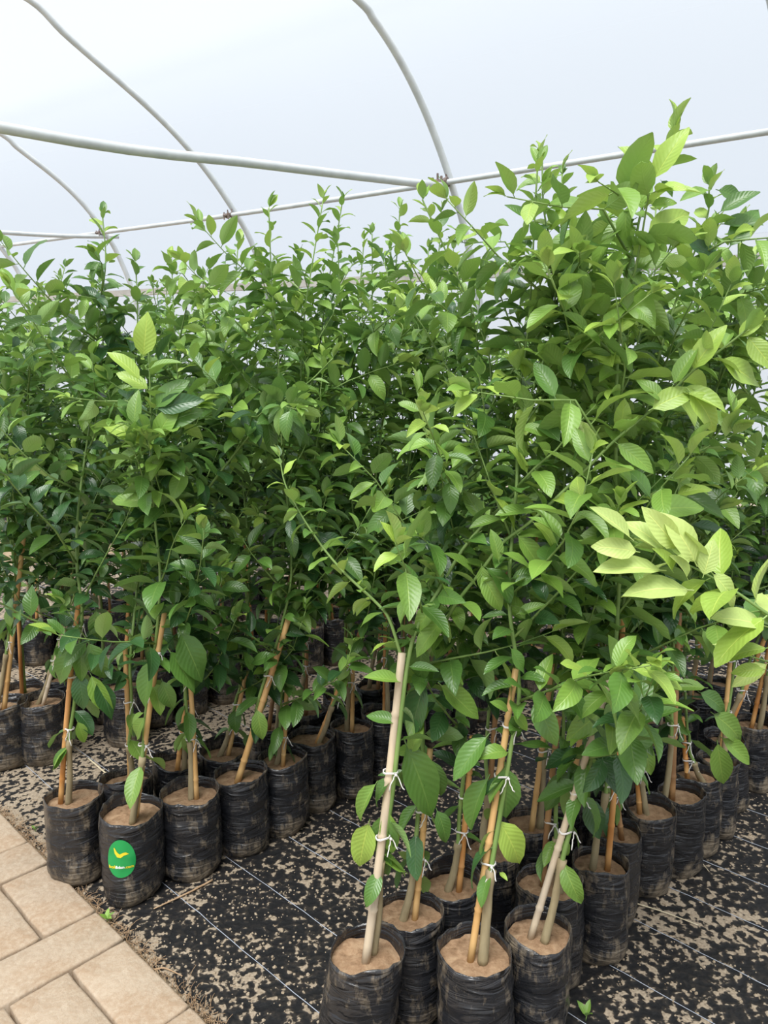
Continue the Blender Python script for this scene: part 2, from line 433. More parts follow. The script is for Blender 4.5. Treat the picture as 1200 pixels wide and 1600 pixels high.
# purlin
mb = MB(); dz = (A3.z - A0.z) / (A3 - A0).length
q0 = at_d(1200, 210, dist_at(1200))
pp = [A0 + (q0 - A0) * 2.2, q0, A0, PP[367], A3, A3 + (A3 - PP[367]) * 3]
off = -hd * -.045 + Vector((0, 0, -.0))
tube(mb, catmull([p + off for p in pp], 6), .017, 10)
purlin = mb.build('purlin_pipe', M['pipe']); tag(purlin, 'thin white pipe rising to the right behind the leaf tips, joined to all hoops', 'pipe')
def clamp(parent, p, s=1.0):
    mb = MB(); rg = random.Random(4)
    for dx in (-.035, .03):
        c = p + pd * -dx * s
        tube(mb, [c - pd * .012 * s, c + pd * .012 * s], .030 * s, 10)
        tube(mb, [c + Vector((0, 0, .03)) * s, c + Vector((0, 0, .065)) * s], .007 * s, 6)
        tube(mb, [c + hd * .045 * s - Vector((0, 0, .05)) * s, c + hd * .045 * s + Vector((0, 0, .03)) * s], .008 * s, 6)
    tube(mb, [p + hd * .02 - pd * .04 * s, p + hd * .03 + pd * .045 * s], .018 * s, 8)
    mb.build('pipe_clamp', M['rust'], parent, smooth=False)
clamp(purlin, A0 + off + pd * .03, 1.0); clamp(purlin, PP[367] + off, .7); clamp(purlin, A3 + off, .6)
def chord(origin, a_px, b_px, label, r=.024, s0=.03):
    s1, z1 = plane_pt(origin, hd, b_px)
    s0_, z0 = plane_pt(origin, hd, a_px)
    pts = [origin + hd * s + Vector((0, 0, z - origin.z)) for s, z in ((s0_, z0), (s1, z1))]
    d = pts[1] - pts[0]; e = pts[1] + d * (1.1 if d.length > 1.5 else .25); e.z = pts[1].z - .01; pts.append(e)
    mb = MB(); tube(mb, catmull([pts[0], pts[0].lerp(pts[1], .5) - Vector((0, 0, .010)), pts[1], pts[2]], 6), r, 12)
    tag(mb.build('tie_pipe', M['pipe']), label, 'pipe')
chord(A0, (690, 291), (0, 199), 'heavy white tie bar running from the clamp to the left edge')
chord(A3, (185, 370), (0, 363), 'short thin white tie bar at the far left above the bushes', .018)
# film: roof and side curtains
def film_sheet(name, full, mat, t0, t1, kind='structure', label=None):
    P = catmull([Vector((s, z, 0)) for s, z in full], 2)
    n = len(P); out = []
    for i, p in enumerate(P):
        t = (P[min(i + 1, n - 1)] - P[max(i - 1, 0)]).normalized(); nrm = Vector((-t.y, t.x, 0))
        out.append(p + nrm * .09)
    vs = []; fs = []; nt = 12
    for j in range(nt + 1):
        tt = t0 + (t1 - t0) * j / nt; o = A0 + pd * tt
        for p in out: vs.append(Vector((o.x + hd.x * p.x, o.y + hd.y * p.x, p.y + dz * tt * max(0, p.y) / A0.z)))
    for j in range(nt):
        for i in range(n - 1): fs.append((j * n + i, j * n + i + 1, (j + 1) * n + i + 1, (j + 1) * n + i))
    o = obj(name, mesh(name, vs, fs, mat)); tag(o, label, kind=kind); return o
zr0 = 2.42
_, g0 = hoop_path(A0, H1)
roof_prof = [q for q in g0 if q[1] > 2.3 * .99]
half = []
right = [q for q in g0[:len(g0) // 2 + 1]]
def prof_at_z(z, pr):
    for (s0, z0), (s1, z1) in zip(pr, pr[1:]):
        if z0 <= z <= z1: return s0 + (s1 - s0) * (z - z0) / max(1e-6, z1 - z0)
zr0 = 2.45
sr = prof_at_z(zr0, right)
wall_pr = [q for q in right if q[1] < zr0] + [(sr, zr0)]
roof_pr = [(sr, zr0)] + [q for q in g0 if q[1] > zr0 + .05]
last = roof_pr[-1]; 
film_sheet('ceiling', roof_pr, M['film'], -9, 16, label='white translucent plastic film roof of the tunnel')
film_sheet('wall_back', wall_pr, M['curtain'], -9, 16, label='white plastic film side curtain behind the plants')
other = [(7.8 - s, z) for s, z in wall_pr][::-1]
film_sheet('added_shade_strip_back', [q for q in wall_pr if q[1] < .01] + [(wall_pr[0][0] + .03, .45), (wall_pr[0][0] + .03, .9)], M['shade_strip'], -9, 16, label='added dark strip holding shade along the foot of the side curtain')  # opaque dark strip added to keep low light out behind the plants
film_sheet('wall_front', other, M['curtain'], -9, 16, label='white plastic film side curtain on the path side')
# rail along the wall
wo = A0 + hd * (sr - .05)
rp = []
for q in ((1200, 405), (560, 440), (338, 451)):
    s, z = plane_pt(wo, pd, q); rp.append((s, z))
(sa, za), (sb, zb) = rp[0], rp[2]
k = (zb - za) / (sb - sa)
ends = [(s, za + k * (s - sa)) for s in (-8, 15)]
vs = []; fs = []
for s, z in ends:
    c = wo + pd * s; c.z = z
    for a, b in ((.0, -.028), (.035, -.028), (.035, .028), (.0, .028)): vs.append(c + hd * a + Vector((0, 0, b)))
fs = [(0, 1, 5, 4), (1, 2, 6, 5), (2, 3, 7, 6), (3, 0, 4, 7), (3, 2, 1, 0), (4, 5, 6, 7)]
tr = obj('trim_1', mesh('trim_1', vs, fs, M['rail'], smooth=False)); tag(tr, 'grey film clamping rail along the side wall', kind='structure')

# ------------------------------------------------------------------ leaves
def leaf_geo(L, W, fold, curl, twist, rows=7, cols=5, wavy=.0, seed=0, blunt=.0):
    vs = []; fs = []; uv = []
    y = 0.0; z = 0.0; a = .10
    st = .10 * L
    spine = []
    for i in range(rows):
        t = i / (rows - 1); spine.append((y, z, a)); 
        y += math.cos(a) * L / (rows - 1); z += math.sin(a) * L / (rows - 1); a -= curl / (rows - 1)
    rg = random.Random(seed)
    for i, (y, z, a) in enumerate(spine):
        t = i / (rows - 1)
        wd = W * .5 * (math.sin(PI * min(1, (t * .96 + .02)) ** (.80 + blunt)) ** .85)
        if i == 0: wd = W * .03
        if i == rows - 1: wd = W * .02
        tw = twist * t
        for j in range(cols):
            q = -1 + 2 * j / (cols - 1)
            x = q * wd; h = abs(q) ** 1.3 * wd * fold + wavy * W * math.sin(t * 9 + q * 2 + seed) * abs(q)
            x2 = x * math.cos(tw) - h * math.sin(tw); h2 = x * math.sin(tw) + h * math.cos(tw)
            vs.append(Vector((x2, y - h2 * math.sin(a) * .5 + st, z + h2))); uv.append((.5 + q * .5 * (wd / (W * .5 + 1e-9)) if False else .5 + q * .5, t))
    for i in range(rows - 1):
        for j in range(cols - 1):
            b = i * cols + j; fs.append((b, b + 1, b + cols + 1, b + cols))
    # petiole
    b = len(vs); pw = W * .025
    vs += [Vector((-pw, 0, 0)), Vector((pw, 0, 0)), Vector((0, 0, pw * 1.6)), Vector((-pw, st * 1.2, 0)), Vector((pw, st * 1.2, 0)), Vector((0, st * 1.2, pw * 1.6))]
    uv += [(.5, 0)] * 6
    fs += [(b, b + 1, b + 4, b + 3), (b + 1, b + 2, b + 5, b + 4), (b + 2, b, b + 3, b + 5)]
    return vs, fs, uv
SHAPES = [(1, .44, .35, .55, .15, .03), (1, .49, .20, .80, -.2, .05), (1, .42, .50, .35, .3, .02), (1, .46, .28, 1.2, -.1, .05), (1, .40, .70, .70, .0, .03), (1, .52, .15, .45, .25, .07)]
LEAF = {}
for mk, mm in LEAFM.items():
    LEAF[mk] = []
    for si, (L, W, fo, cu, tw, wa) in enumerate(SHAPES):
        v_, f_, u_ = leaf_geo(L, W, fo, cu, tw, wavy=wa, seed=si)
        LEAF[mk].append(mesh('leaf', v_, f_, mm, uvs=u_))
LOW = [leaf_geo(1, .48, .3, .6, .1, rows=4, cols=3, seed=1), leaf_geo(1, .5, .15, .95, -.2, rows=4, cols=3, seed=2), leaf_geo(1, .45, .5, .4, .2, rows=4, cols=3, seed=3)]
TONES = ['dark', 'mid', 'light', 'young', 'pale']
def leaf_frame(p, ydir, rng, roll=.5, size=.09):
    y = ydir.normalized(); up = Vector((0, 0, 1))
    z = up - y * up.dot(y)
    if z.length < .15: z = Vector((rng.uniform(-1, 1), rng.uniform(-1, 1), .2)); z -= y * z.dot(y)
    z.normalize(); x = y.cross(z); r = rng.gauss(0, roll)
    z2 = z * math.cos(r) + x * math.sin(r); x2 = y.cross(z2)
    m = Matrix((x2, y, z2)).transposed().to_4x4()
    return Matrix.Translation(p) @ m @ Matrix.Scale(size, 4)
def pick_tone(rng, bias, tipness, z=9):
    x = rng.gauss(bias + tipness * 1.0 - max(0, min(.9, (1.45 - z) * 1.1)), .55)     # older leaves lower down are darker, which also paints in the canopy's inner shade
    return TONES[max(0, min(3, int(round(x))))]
def leaves_along(pts, rng, spacing, size, bias, droop, tip_from=.75, t0=0.0, sparse_tip=True, tone=None, spread=.85):
    """frames (matrix, tone, shape) of leaves set spirally along a polyline"""
    out = []; a = rng.random() * 6; acc = 0; n = len(pts)
    L = sum((pts[i + 1] - pts[i]).length for i in range(n - 1)); run = 0; nxt = L * t0
    for i in range(n - 1):
        seg = pts[i + 1] - pts[i]; sl = seg.length
        while nxt < run + sl:
            p = pts[i] + seg * ((nxt - run) / sl); T = seg.normalized(); q = nxt / L
            a += 2.4 + rng.uniform(-.4, .4)
            ref = Vector((0, 0, 1)) if abs(T.z) < .8 else Vector((1, 0, 0))
            e1 = (ref - T * ref.dot(T)).normalized(); e2 = T.cross(e1)
            rad = e1 * math.cos(a) + e2 * math.sin(a)
            tipn = max(0, (q - tip_from) / (1 - tip_from))
            d = T * (.35 + .5 * tipn) + rad * spread + Vector((0, 0, -1)) * droop * (1 - tipn) * rng.uniform(.3, 1.3)
            s = size * rng.uniform(.72, 1.2) * (1 - .45 * tipn ** 2)
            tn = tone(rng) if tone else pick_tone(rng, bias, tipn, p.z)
            out.append((leaf_frame(p, d, rng, .45, s), tn, rng.randrange(len(SHAPES))))
            nxt += spacing * rng.uniform(.7, 1.3)
        run += sl
    # terminal leaves
    T = (pts[-1] - pts[-2]).normalized()
    for k in range(3):
        d = T * 1.0 + Vector((rng.uniform(-.6, .6), rng.uniform(-.6, .6), rng.uniform(-.1, .5)))
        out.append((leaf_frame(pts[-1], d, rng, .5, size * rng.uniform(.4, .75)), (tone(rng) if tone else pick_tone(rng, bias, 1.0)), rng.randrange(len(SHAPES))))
    return out
def put_leaves(frames, parent):
    for mtx, tn, si in frames:
        o = bpy.data.objects.new('leaf', LEAF[tn][si]); COL.objects.link(o); o.parent = parent; o.matrix_basis = mtx

# ------------------------------------------------------------------ grow bags
def bag_r(th, z, R, H, seed, wr=1.0):
    t = z / H
    r = R * (1 + (.05 + .05 * (.5 - t)) * math.sin(2 * th + seed + t) + .02 * math.sin(3 * th + seed * 2.3) + .03 * math.sin(PI * min(1, t)) )
    if t < .16: r *= 1 - (.15 + .07 * math.sin(2 * th + seed * 3)) * (1 - t / .16) ** 2
    c, s = math.cos(th), math.sin(th)
    r += wr * R * .07 * noise.noise(Vector((c * 1.5 + seed, s * 1.5, z * 22)))
    r += wr * R * .035 * noise.noise(Vector((c * 3 + seed, s * 3, z * 60))) * (1.3 - t)
    r += wr * R * .03 * (abs(noise.noise(Vector((c * 2.4, s * 2.4 + seed, z * 9)))) * 2 - .4)
    return r
def bag_meshes(R, H, seed, lean=(0, 0), soil_drop=.027, nth=40, nz=26, wr=1.0, fold=0.0):
    vs = []; fs = []
    rg = random.Random(seed)
    def top(th): return H + .007 * math.sin(3 * th + seed * 4) * .6 + .009 * abs(noise.noise(Vector((math.cos(th) * 3.5, math.sin(th) * 3.5, seed + 9)))) + .007 * math.sin(th + seed) + .006 * noise.noise(Vector((math.cos(th) * 2, math.sin(th) * 2, seed))) + fold * max(0, math.sin(th + seed)) * .02
    def sh(z): return Vector((lean[0], lean[1], 0)) * (z / H - .0) 
    prof_n = nz + 1
    for i in range(prof_n):
        t = i / nz
        for k in range(nth):
            th = 2 * PI * k / nth; z = t * top(th) * 1.0
            r = bag_r(th, z, R, H, seed, wr)
            vs.append(Vector((math.cos(th) * r, math.sin(th) * r, z + .001)) + sh(z))
    # inner wall
    for j, dz in enumerate((.004, -.008, -.05)):
        for k in range(nth):
            th = 2 * PI * k / nth; z = top(th) + dz * (1 if j else .2)
            r = bag_r(th, min(z, H), R, H, seed, wr) - (.0015, .0035, .0045)[j]
            vs.append(Vector((math.cos(th) * r, math.sin(th) * r, z)) + sh(z))
    tot = prof_n + 3
    for i in range(tot - 1):
        for k in range(nth): fs.append((i * nth + k, i * nth + (k + 1) % nth, (i + 1) * nth + (k + 1) % nth, (i + 1) * nth + k))
    fs.append(tuple(reversed(range(nth))))
    bag = mesh('grow_bag', vs, fs, M['bag'])
    # soil
    vs = []; fs = []; zs = H - soil_drop; rings = 7
    for i in range(1, rings + 1):
        for k in range(nth):
            th = 2 * PI * k / nth; rr = bag_r(th, zs, R, H, seed, wr) - .004; q = rr * i / rings
            x, y = math.cos(th) * q, math.sin(th) * q
            vs.append(Vector((x, y, zs + .006 * noise.noise(Vector((x * 25, y * 25, seed))) + .004 * noise.noise(Vector((x * 70, y * 70, seed))) - .004 * (i / rings) ** 2)) + sh(zs))
    vs.append(Vector((0, 0, zs)) + sh(zs)); c = len(vs) - 1
    for k in range(nth): fs.append((c, k, (k + 1) % nth))
    for i in range(rings - 1):
        for k in range(nth): fs.append((i * nth + k, (i + 1) * nth + k, (i + 1) * nth + (k + 1) % nth, i * nth + (k + 1) % nth))
    soil = mesh('soil', vs, fs, M['soil'])
    return bag, soil
BAGS = [bag_meshes(.086, .27, s + 1.7, nth=32, nz=20) for s in range(5)]

# string tie
def tie_mesh(seed):
    rg = random.Random(seed); mb = MB(); pts = []
    for i in range(23):
        a = 2 * PI * i / 22 * 2; pts.append(Vector((math.cos(a) * .017, math.sin(a) * .013, .0015 * math.sin(a * 3) + .004 * i / 22)))
    tube(mb, pts, .0014, 5)
    for s in (-1, 1):
        p = Vector((.012, -.014, .002)); q = [p]
        for k in range(6):
            p = p + Vector((s * rg.uniform(.0, .005), rg.uniform(-.003, .0), -rg.uniform(.003, .009))); q.append(p)
        tube(mb, q, .0014, 5)
    tube(mb, [Vector((.010, -.016, .004)), Vector((.014, -.017, 0))], .003, 6)
    return mb.build('string_tie', M['string'], False)
TIES = [tie_mesh(s) for s in range(4)]
def cane(p0, p1, r, matk, parent, rng, name='bamboo_cane'):
    mb = MB(); L = (p1 - p0).length; n = max(4, int(L / .05)); pts = []; rad = []
    side = Vector((rng.uniform(-1, 1), rng.uniform(-1, 1), 0)) * L * .008
    nodes = [rng.uniform(.12, .2)]
    while nodes[-1] < 1: nodes.append(nodes[-1] + rng.uniform(.16, .24))
    ts = sorted(set([i / n for i in range(n + 1)] + [min(1, max(0, q + d)) for q in nodes for d in (-.008, 0, .008)]))
    for t in ts:
        pts.append(p0.lerp(p1, t) + side * math.sin(PI * t)); k = 1.0
        if min(abs(t - q) for q in nodes) < .002: k = 1.22
        rad.append(r * k * (1 - .12 * t))
    tube(mb, pts, rad, 9)
    return mb.build(name, M[matk], parent)

# ------------------------------------------------------------------ saplings
NT_ = [0]
def sapling(base, label, group, cane_top=None, stem=None, seed=0, R=.086, H=.27, lean=(0, 0), canem=None, cane_r=.0085, nshoots=5,
            size=.088, bias=1.1, spacing=.019, tip=None, extra=None, low_leaves=4, custom_bag=False, cane_off=None, ties=2, cane_z=None, wr=1.0, trunk_off=None, shoot_len=(.22, .5), name='citrus_sapling', t0=None, trunk_r=.0095, fold=0):
    rng = random.Random(seed * 7 + 13)
    root = empty(name, base); tag(root, label, 'sapling', group)
    if custom_bag: bg, so = bag_meshes(R, H, seed * 1.37, lean, wr=wr, fold=fold)
    else: bg, so = BAGS[seed % len(BAGS)]
    ob = obj('grow_bag', bg, root); os_ = obj('soil', so, root)
    if not custom_bag:
        rz = rng.random() * 6; ob.rotation_euler.z = rz; os_.rotation_euler.z = rz
        k = R / .086; ob.scale = (k, k, H / .27); os_.scale = (k, k, H / .27)
    B = Vector(base)
    topc = Vector((lean[0], lean[1], 0)) if custom_bag else Vector((0, 0, 0))
    zs = H - .036
    ctop = (Vector(cane_top) - B) if cane_top is not None else Vector((rng.gauss(.03, .05), rng.gauss(0, .05), rng.uniform(.7, .95)))
    cb = topc + (Vector((cane_off[0], cane_off[1], 0)) if cane_off else Vector((rng.uniform(-.02, .02), rng.uniform(-.02, .02), 0))) + Vector((0, 0, zs))
    cm = canem or rng.choice(CANES)
    cane(cb, ctop, cane_r, cm, root, rng)
    axis = (ctop - cb)
    tb = topc + (Vector((trunk_off[0], trunk_off[1], 0)) if trunk_off else Vector((rng.choice((-1, 1)) * rng.uniform(.018, .03), rng.uniform(-.02, .02), 0))) + Vector((0, 0, zs))
    # trunk (rootstock) up to graft, then green stem along the cane
    perp = Vector((-axis.y, axis.x, 0)); perp = (perp.normalized() if perp.length > 1e-3 else Vector((1, 0, 0))) * .014
    g = cb + axis * .33 + Vector(((tb - cb).x * .45, (tb - cb).y * .45, 0)) + Vector((0, -.006, 0))
    path = [tb, tb.lerp(g, .5) + Vector((rng.uniform(-.006, .006), 0, 0)), g]
    sgn = 1 if (tb - cb).x > 0 else -1
    for q in (.5, .72, .93): path.append(cb + axis * q + Vector((sgn * .015, rng.uniform(-.008, .008), 0)))
    if stem: path += [Vector(p) - B for p in stem]
    else:
        T = (Vector(tip) - B) if tip is not None else Vector((ctop.x * 1.6 + rng.gauss(0, .08), ctop.y * 1.6 + rng.gauss(0, .08), rng.uniform(1.65, 1.95)))
        s0 = path[-1]
        for q in (.33, .66, 1.0):
            path.append(s0.lerp(T, q) + Vector((rng.gauss(0, .02), rng.gauss(0, .02), 0)) * (1 if q < 1 else 0))
    sm = catmull(path, 6); n = len(sm); gi = 12
    mb = MB(); tube(mb, sm[:gi + 1], [trunk_r * (1.15 - .3 * i / gi) + (.003 if i >= gi - 1 else 0) for i in range(gi + 1)], 8, 0, lump=.12, rng=rng)
    tube(mb, sm[gi - 1:], [max(.0022, .0062 * (1 - (i / (n - gi)) * .72)) for i in range(n - gi + 1)], 7, 1, lump=.08, rng=rng)
    st = mb.build('trunk', [M['bark'], M['stem']], root)
    # ties
    for k in range(ties):
        q = (.38, .62, .85)[k] + rng.uniform(-.05, .05); p = cb + axis * q
        o = obj('string_tie', TIES[rng.randrange(4)], root); o.location = p + Vector((sgn * .006, 0, 0)); o.rotation_euler = (0, 0, rng.choice((0, .5, -.4)))
    # leaves on the main stem
    up = sm[gi + 11:]
    fr = leaves_along(up, rng, spacing, size, bias, .35, t0=(t0 if t0 is not None else .02))
    for k in range(low_leaves):
        i = rng.randrange(gi - 1, gi + 12); a = rng.random() * 6.3
        fr.append((leaf_frame(sm[i], Vector((math.cos(a), math.sin(a), -rng.uniform(.4, 1.4))), rng, .4, size * rng.uniform(.8, 1.25)), rng.choice(['dark', 'mid', 'mid', 'light']), rng.randrange(len(SHAPES))))
    put_leaves(fr, st)
    # side shoots
    size *= 1.16; nshoots = int(nshoots * 1.7 + .5)
    for k in range(nshoots):
        q = .08 + .74 * (k + rng.random() * .7) / nshoots
        i = min(len(up) - 2, int(q * len(up))); p = up[i]; a = rng.random() * 6.3 if k % 2 else rng.uniform(-PI, 0)
        L = rng.uniform(*shoot_len) * (1.25 - .3 * q); d = Vector((math.cos(a), math.sin(a), rng.uniform(.6, 2.6) if k % 4 else rng.uniform(.3, .9))).normalized()
        pts = [p]; v = d.copy()
        for s in range(4):
            v = (v + Vector((rng.gauss(0, .12), rng.gauss(0, .12), rng.uniform(-.15, .25)))).normalized(); nx = pts[-1] + v * L / 4; lim = sm[-1].z - .13
            if nx.z > lim: nx = pts[-1] + Vector((v.x, v.y, .0)) * L / 7; v.z *= .2
            if nx.z < .80: nx.z = pts[-1].z + .07; v.z = abs(v.z) + .5
            pts.append(nx)
        shoot(pts, root, rng, size * rng.uniform(.8, 1.05), bias + rng.gauss(0, .35), spacing)
    for e in (extra or []):
        pts = catmull([Vector(p) - B for p in e['pts']], 6)
        shoot(pts, root, rng, e.get('size', size), e.get('bias', bias), e.get('spacing', .03), e.get('r', .0045), e.get('tone'), droop=e.get('droop', .3), spread=e.get('spread', .85), t0=e.get('t0', .04))
    NT_[0] += 1
    return root
def shoot(pts, root, rng, size, bias, spacing, r=.0035, tone=None, droop=.3, spread=.85, t0=.08):
    mb = MB(); n = len(pts); tube(mb, pts, [max(.0013, r * (1 - .7 * i / (n - 1))) for i in range(n)], 5)
    o = mb.build('shoot', M['stem'], root)
    put_leaves(leaves_along(pts, rng, spacing, size, bias, droop, t0=t0, tone=tone, spread=spread), o)
    return o

def rim(x, y, H=.27): p = at_z(x, y, H); return Vector((p.x, p.y, 0))
def P(x, y, d): return at_d(x, y, d)
def path_px(L, d0, d1):
    n = len(L); return [at_d(x, y, d0 + (d1 - d0) * i / (n - 1)) for i, (x, y) in enumerate(L)]
YT = lambda r: r.choice(['young', 'young', 'light', 'light', 'mid'])
PT = lambda r: r.choice(['pale', 'pale', 'young'])
G1 = 'saplings of the front double row'; G2 = 'saplings of the second double row'
b = {k: rim(*v) for k, v in dict(a17=(550, 1482), a18=(640, 1422), a19=(743, 1484), a20=(841, 1450), a21=(705, 1376), a22=(868, 1374), a23=(938, 1345), a24=(962, 1296),
     a25=(1016, 1260), a26=(1056, 1240), a27=(1090, 1208), a28=(1122, 1186), a29=(1148, 1152), l1=(110, 1246), l2=(204, 1264), l3=(297, 1236), l4=(375, 1207), l5=(197, 1216), l6=(276, 1190),
     l7=(352, 1176), l8=(430, 1184), l9=(478, 1153), l10=(536, 1140), l11=(592, 1112), f1=(65, 1092), f2=(5, 1098), f3=(193, 1068), f4=(55, 965)).items()}
b['l1'] = UV(.908, 2.215); b['a22'] = UV(1.572, .89); b['a26'] = UV(2.255, .82); b['l8'] = UV(1.525, 1.935); b['l9'] = UV(1.698, 1.985); b['l10'] = UV(1.868, 1.94); b['l7'] = UV(1.415, 2.13); b['l11'] = UV(2.04, 1.95)
def dd(k, e=0): return b[k].y + e
# front double row
sapling(b['a17'], 'sapling in the slanting front bag, tied to the thick whitish cane', G1, P(628, 1020, 1.60), path_px([(650, 985), (690, 915), (730, 849), (795, 779), (885, 687), (937, 649), (980, 596), (1005, 500), (1030, 430), (1053, 370)], 1.62, 1.95), seed=1, R=.082, lean=(.035, .0), canem='cane_grey', cane_r=.0105, custom_bag=True, cane_off=(-.005, -.01), trunk_off=(.012, .02), nshoots=2, size=.085, bias=1.9, ties=2, spacing=.030, low_leaves=6,
        extra=[dict(pts=path_px([(628, 1030), (609, 970), (590, 944), (545, 902), (515, 869), (490, 835), (465, 795), (445, 755), (437, 715)], 1.60, 1.75), size=.062, tone=YT, spacing=.022, droop=.5)])
sapling(b['a18'], 'sapling just behind the thick whitish cane, its long stem sweeping to the right edge', G1, P(672, 1170, 1.72), path_px([(660, 1060), (675, 1010), (710, 947), (747, 899), (784, 850), (836, 809), (915, 734), (962, 687), (1025, 635), (1088, 575), (1130, 544), (1182, 502), (1210, 470)], 1.70, 1.50), seed=2, R=.084, canem='cane_tan', custom_bag=True, cane_off=(.012, 0), trunk_off=(-.018, .0), nshoots=1, size=.098, bias=2.3, spacing=.036, low_leaves=7, t0=.02)
sapling(b['a19'], 'front sapling in the widest bag at the bottom edge, grafted trunk beside a tan cane', G1, P(806, 1045, 1.58), path_px([(797, 960), (797, 880), (807, 762), (810, 676), (831, 612), (860, 526), (868, 420), (850, 330), (847, 245)], 1.60, 1.85), seed=3, R=.088, canem='cane_tan', custom_bag=True, cane_off=(-.012, 0), trunk_off=(.016, -.005), nshoots=5, size=.082, bias=1.8, low_leaves=6, ties=3, trunk_r=.011)
sapling(b['a20'], 'front sapling with a pale cane leaning far to the right above its bag', G1, P(953, 1060, 1.62), path_px([(965, 960), (968, 850), (962, 700), (965, 560), (976, 442), (990, 390), (1002, 330), (1018, 285), (1039, 236), (1051, 210)], 1.66, 1.72), seed=4, R=.078, canem='cane_grey', custom_bag=True, cane_off=(-.02, 0), trunk_off=(.012, -.01), nshoots=5, size=.098, bias=2.1, spacing=.034, low_leaves=5)
sapling(b['a21'], 'sapling with a raised rim on its bag, directly behind the widest front bag', G1, P(738, 1150, 1.80), path_px([(715, 1000), (708, 900), (711, 811), (726, 744), (739, 687), (749, 612), (740, 500), (700, 400), (660, 312)], 1.82, 2.0), seed=5, R=.076, canem='cane_orange', custom_bag=True, cane_off=(.02, 0), trunk_off=(-.01, 0), nshoots=5, size=.08, bias=1.7, fold=.8)
sapling(b['a22'], 'sapling in a dark bag tucked behind the one with the right-leaning pale cane', G1, P(873, 1120, 1.75), path_px([(880, 960), (880, 800), (890, 640), (905, 520), (895, 420), (893, 340)], 1.78, 1.95), seed=6, R=.082, canem='cane_brown', custom_bag=True, nshoots=5, size=.085, bias=1.7)
sapling(b['a23'], 'sapling with the tall reddish cane, second bag behind the right-leaning pale cane along the mat', G1, P(973, 966, 1.85), path_px([(985, 880), (990, 760), (1010, 640), (1040, 520), (1075, 420), (1105, 340), (1108, 292)], 1.87, 1.95), seed=7, R=.076, H=.27, canem='cane_orange', custom_bag=True, cane_off=(.02, 0), trunk_off=(-.02, 0), nshoots=5, size=.085, bias=1.7)
sapling(b['a24'], 'sapling in the half-hidden bag just before the tall straight-sided one on the right', G1, P(945, 1130, 2.0), path_px([(950, 1000), (950, 860), (940, 700), (930, 560), (920, 440), (945, 330)], 2.0, 2.1), seed=8, R=.076, canem='cane_brown', custom_bag=True, cane_off=(.02, 0), trunk_off=(-.02, 0), nshoots=5, size=.08, bias=1.6)
sapling(b['a25'], 'sapling in the tall straight-sided bag on the right row, upright orange cane', G1, P(992, 1095, 2.12), path_px([(1000, 980), (1010, 850), (1035, 700), (1060, 580), (1084, 500), (1109, 430), (1120, 360)], 2.12, 2.1), seed=9, R=.074, canem='cane_orange', custom_bag=True, cane_off=(-.03, 0), trunk_off=(-.01, 0), nshoots=5, size=.085, bias=1.6, low_leaves=1)
sapling(b['a26'], 'sapling with the tallest dark brown cane, its bag just behind the straight-sided one', G1, P(1062, 925, 2.2), path_px([(1075, 820), (1100, 700), (1130, 560), (1150, 450), (1155, 360)], 2.2, 2.1), seed=10, R=.072, canem='cane_brown', cane_r=.0105, custom_bag=True, cane_off=(-.03, 0), trunk_off=(-.055, 0), nshoots=5, size=.085, bias=1.6, low_leaves=1)
sapling(b['a27'], 'sapling on the right row whose bag bulges out over the mat, two short sticks', G1, P(1066, 1120, 2.33), path_px([(1070, 1000), (1090, 860), (1115, 700), (1150, 560), (1170, 470), (1180, 400)], 2.33, 2.3), seed=11, R=.074, canem='cane_orange', custom_bag=True, cane_off=(-.03, 0), nshoots=5, size=.082, bias=1.5, low_leaves=1)
sapling(b['a28'], 'sapling on the right row in the bag just behind the one bulging over the mat', G1, None, path_px([(1130, 1000), (1140, 860), (1160, 700), (1190, 560), (1200, 480)], 2.45, 2.5), seed=12, R=.070, custom_bag=True, nshoots=5, size=.082, bias=1.5, low_leaves=1)
sapling(b['a29'], 'sapling second from the right edge, its bag foot leaning out over the mat', G1, None, path_px([(1165, 1000), (1180, 860), (1200, 700), (1215, 600)], 2.6, 2.6), seed=13, R=.072, lean=(-.04, .0), custom_bag=True, nshoots=4, size=.08, bias=1.4, low_leaves=1)
e30 = rim(1185, 1135); e30 = UV(2.99, .81)
sapling(e30, 'last sapling of the right row cut by the right edge', G1, None, None, seed=14, R=.072, lean=(-.03, 0), custom_bag=True, nshoots=4, size=.08, bias=1.4, low_leaves=0)
# second double row, visible bags
sapling(b['l1'], 'sapling on the corner of the bed, its bag touching the pavers', G2, P(124, 930, 2.16), path_px([(120, 880), (122, 800), (135, 700), (150, 600), (155, 500), (165, 410), (160, 335)], 2.17, 2.5), seed=21, R=.09, lean=(.0, .0), canem='cane_orange', custom_bag=True, cane_off=(-.045, 0), trunk_off=(-.018, -.005), nshoots=6, size=.085, bias=1.0, low_leaves=8, ties=3)
l2o = sapling(b['l2'], 'sapling in the bag with the round green sticker', G2, P(257, 958, 2.10), path_px([(250, 900), (243, 820), (237, 740), (236, 660), (234, 590), (232, 545)], 2.10, 2.14), seed=22, R=.092, canem='cane_tan', custom_bag=True, cane_off=(.015, -.004), trunk_off=(.012, -.03), nshoots=3, size=.10, bias=1.6, spacing=.03, low_leaves=6, ties=3, wr=.6, shoot_len=(.15, .3))
sapling(b['l3'], 'sapling in the bag just right of the green-stickered one, stick and cane side by side', G2, P(290, 962, 2.25), path_px([(295, 880), (300, 804), (326, 762), (375, 699), (412, 654), (442, 627), (486, 594), (520, 560)], 2.25, 2.2), seed=23, R=.090, canem='cane_tan', custom_bag=True, cane_off=(.02, 0), trunk_off=(.002, 0), nshoots=5, size=.085, bias=1.1, low_leaves=8)
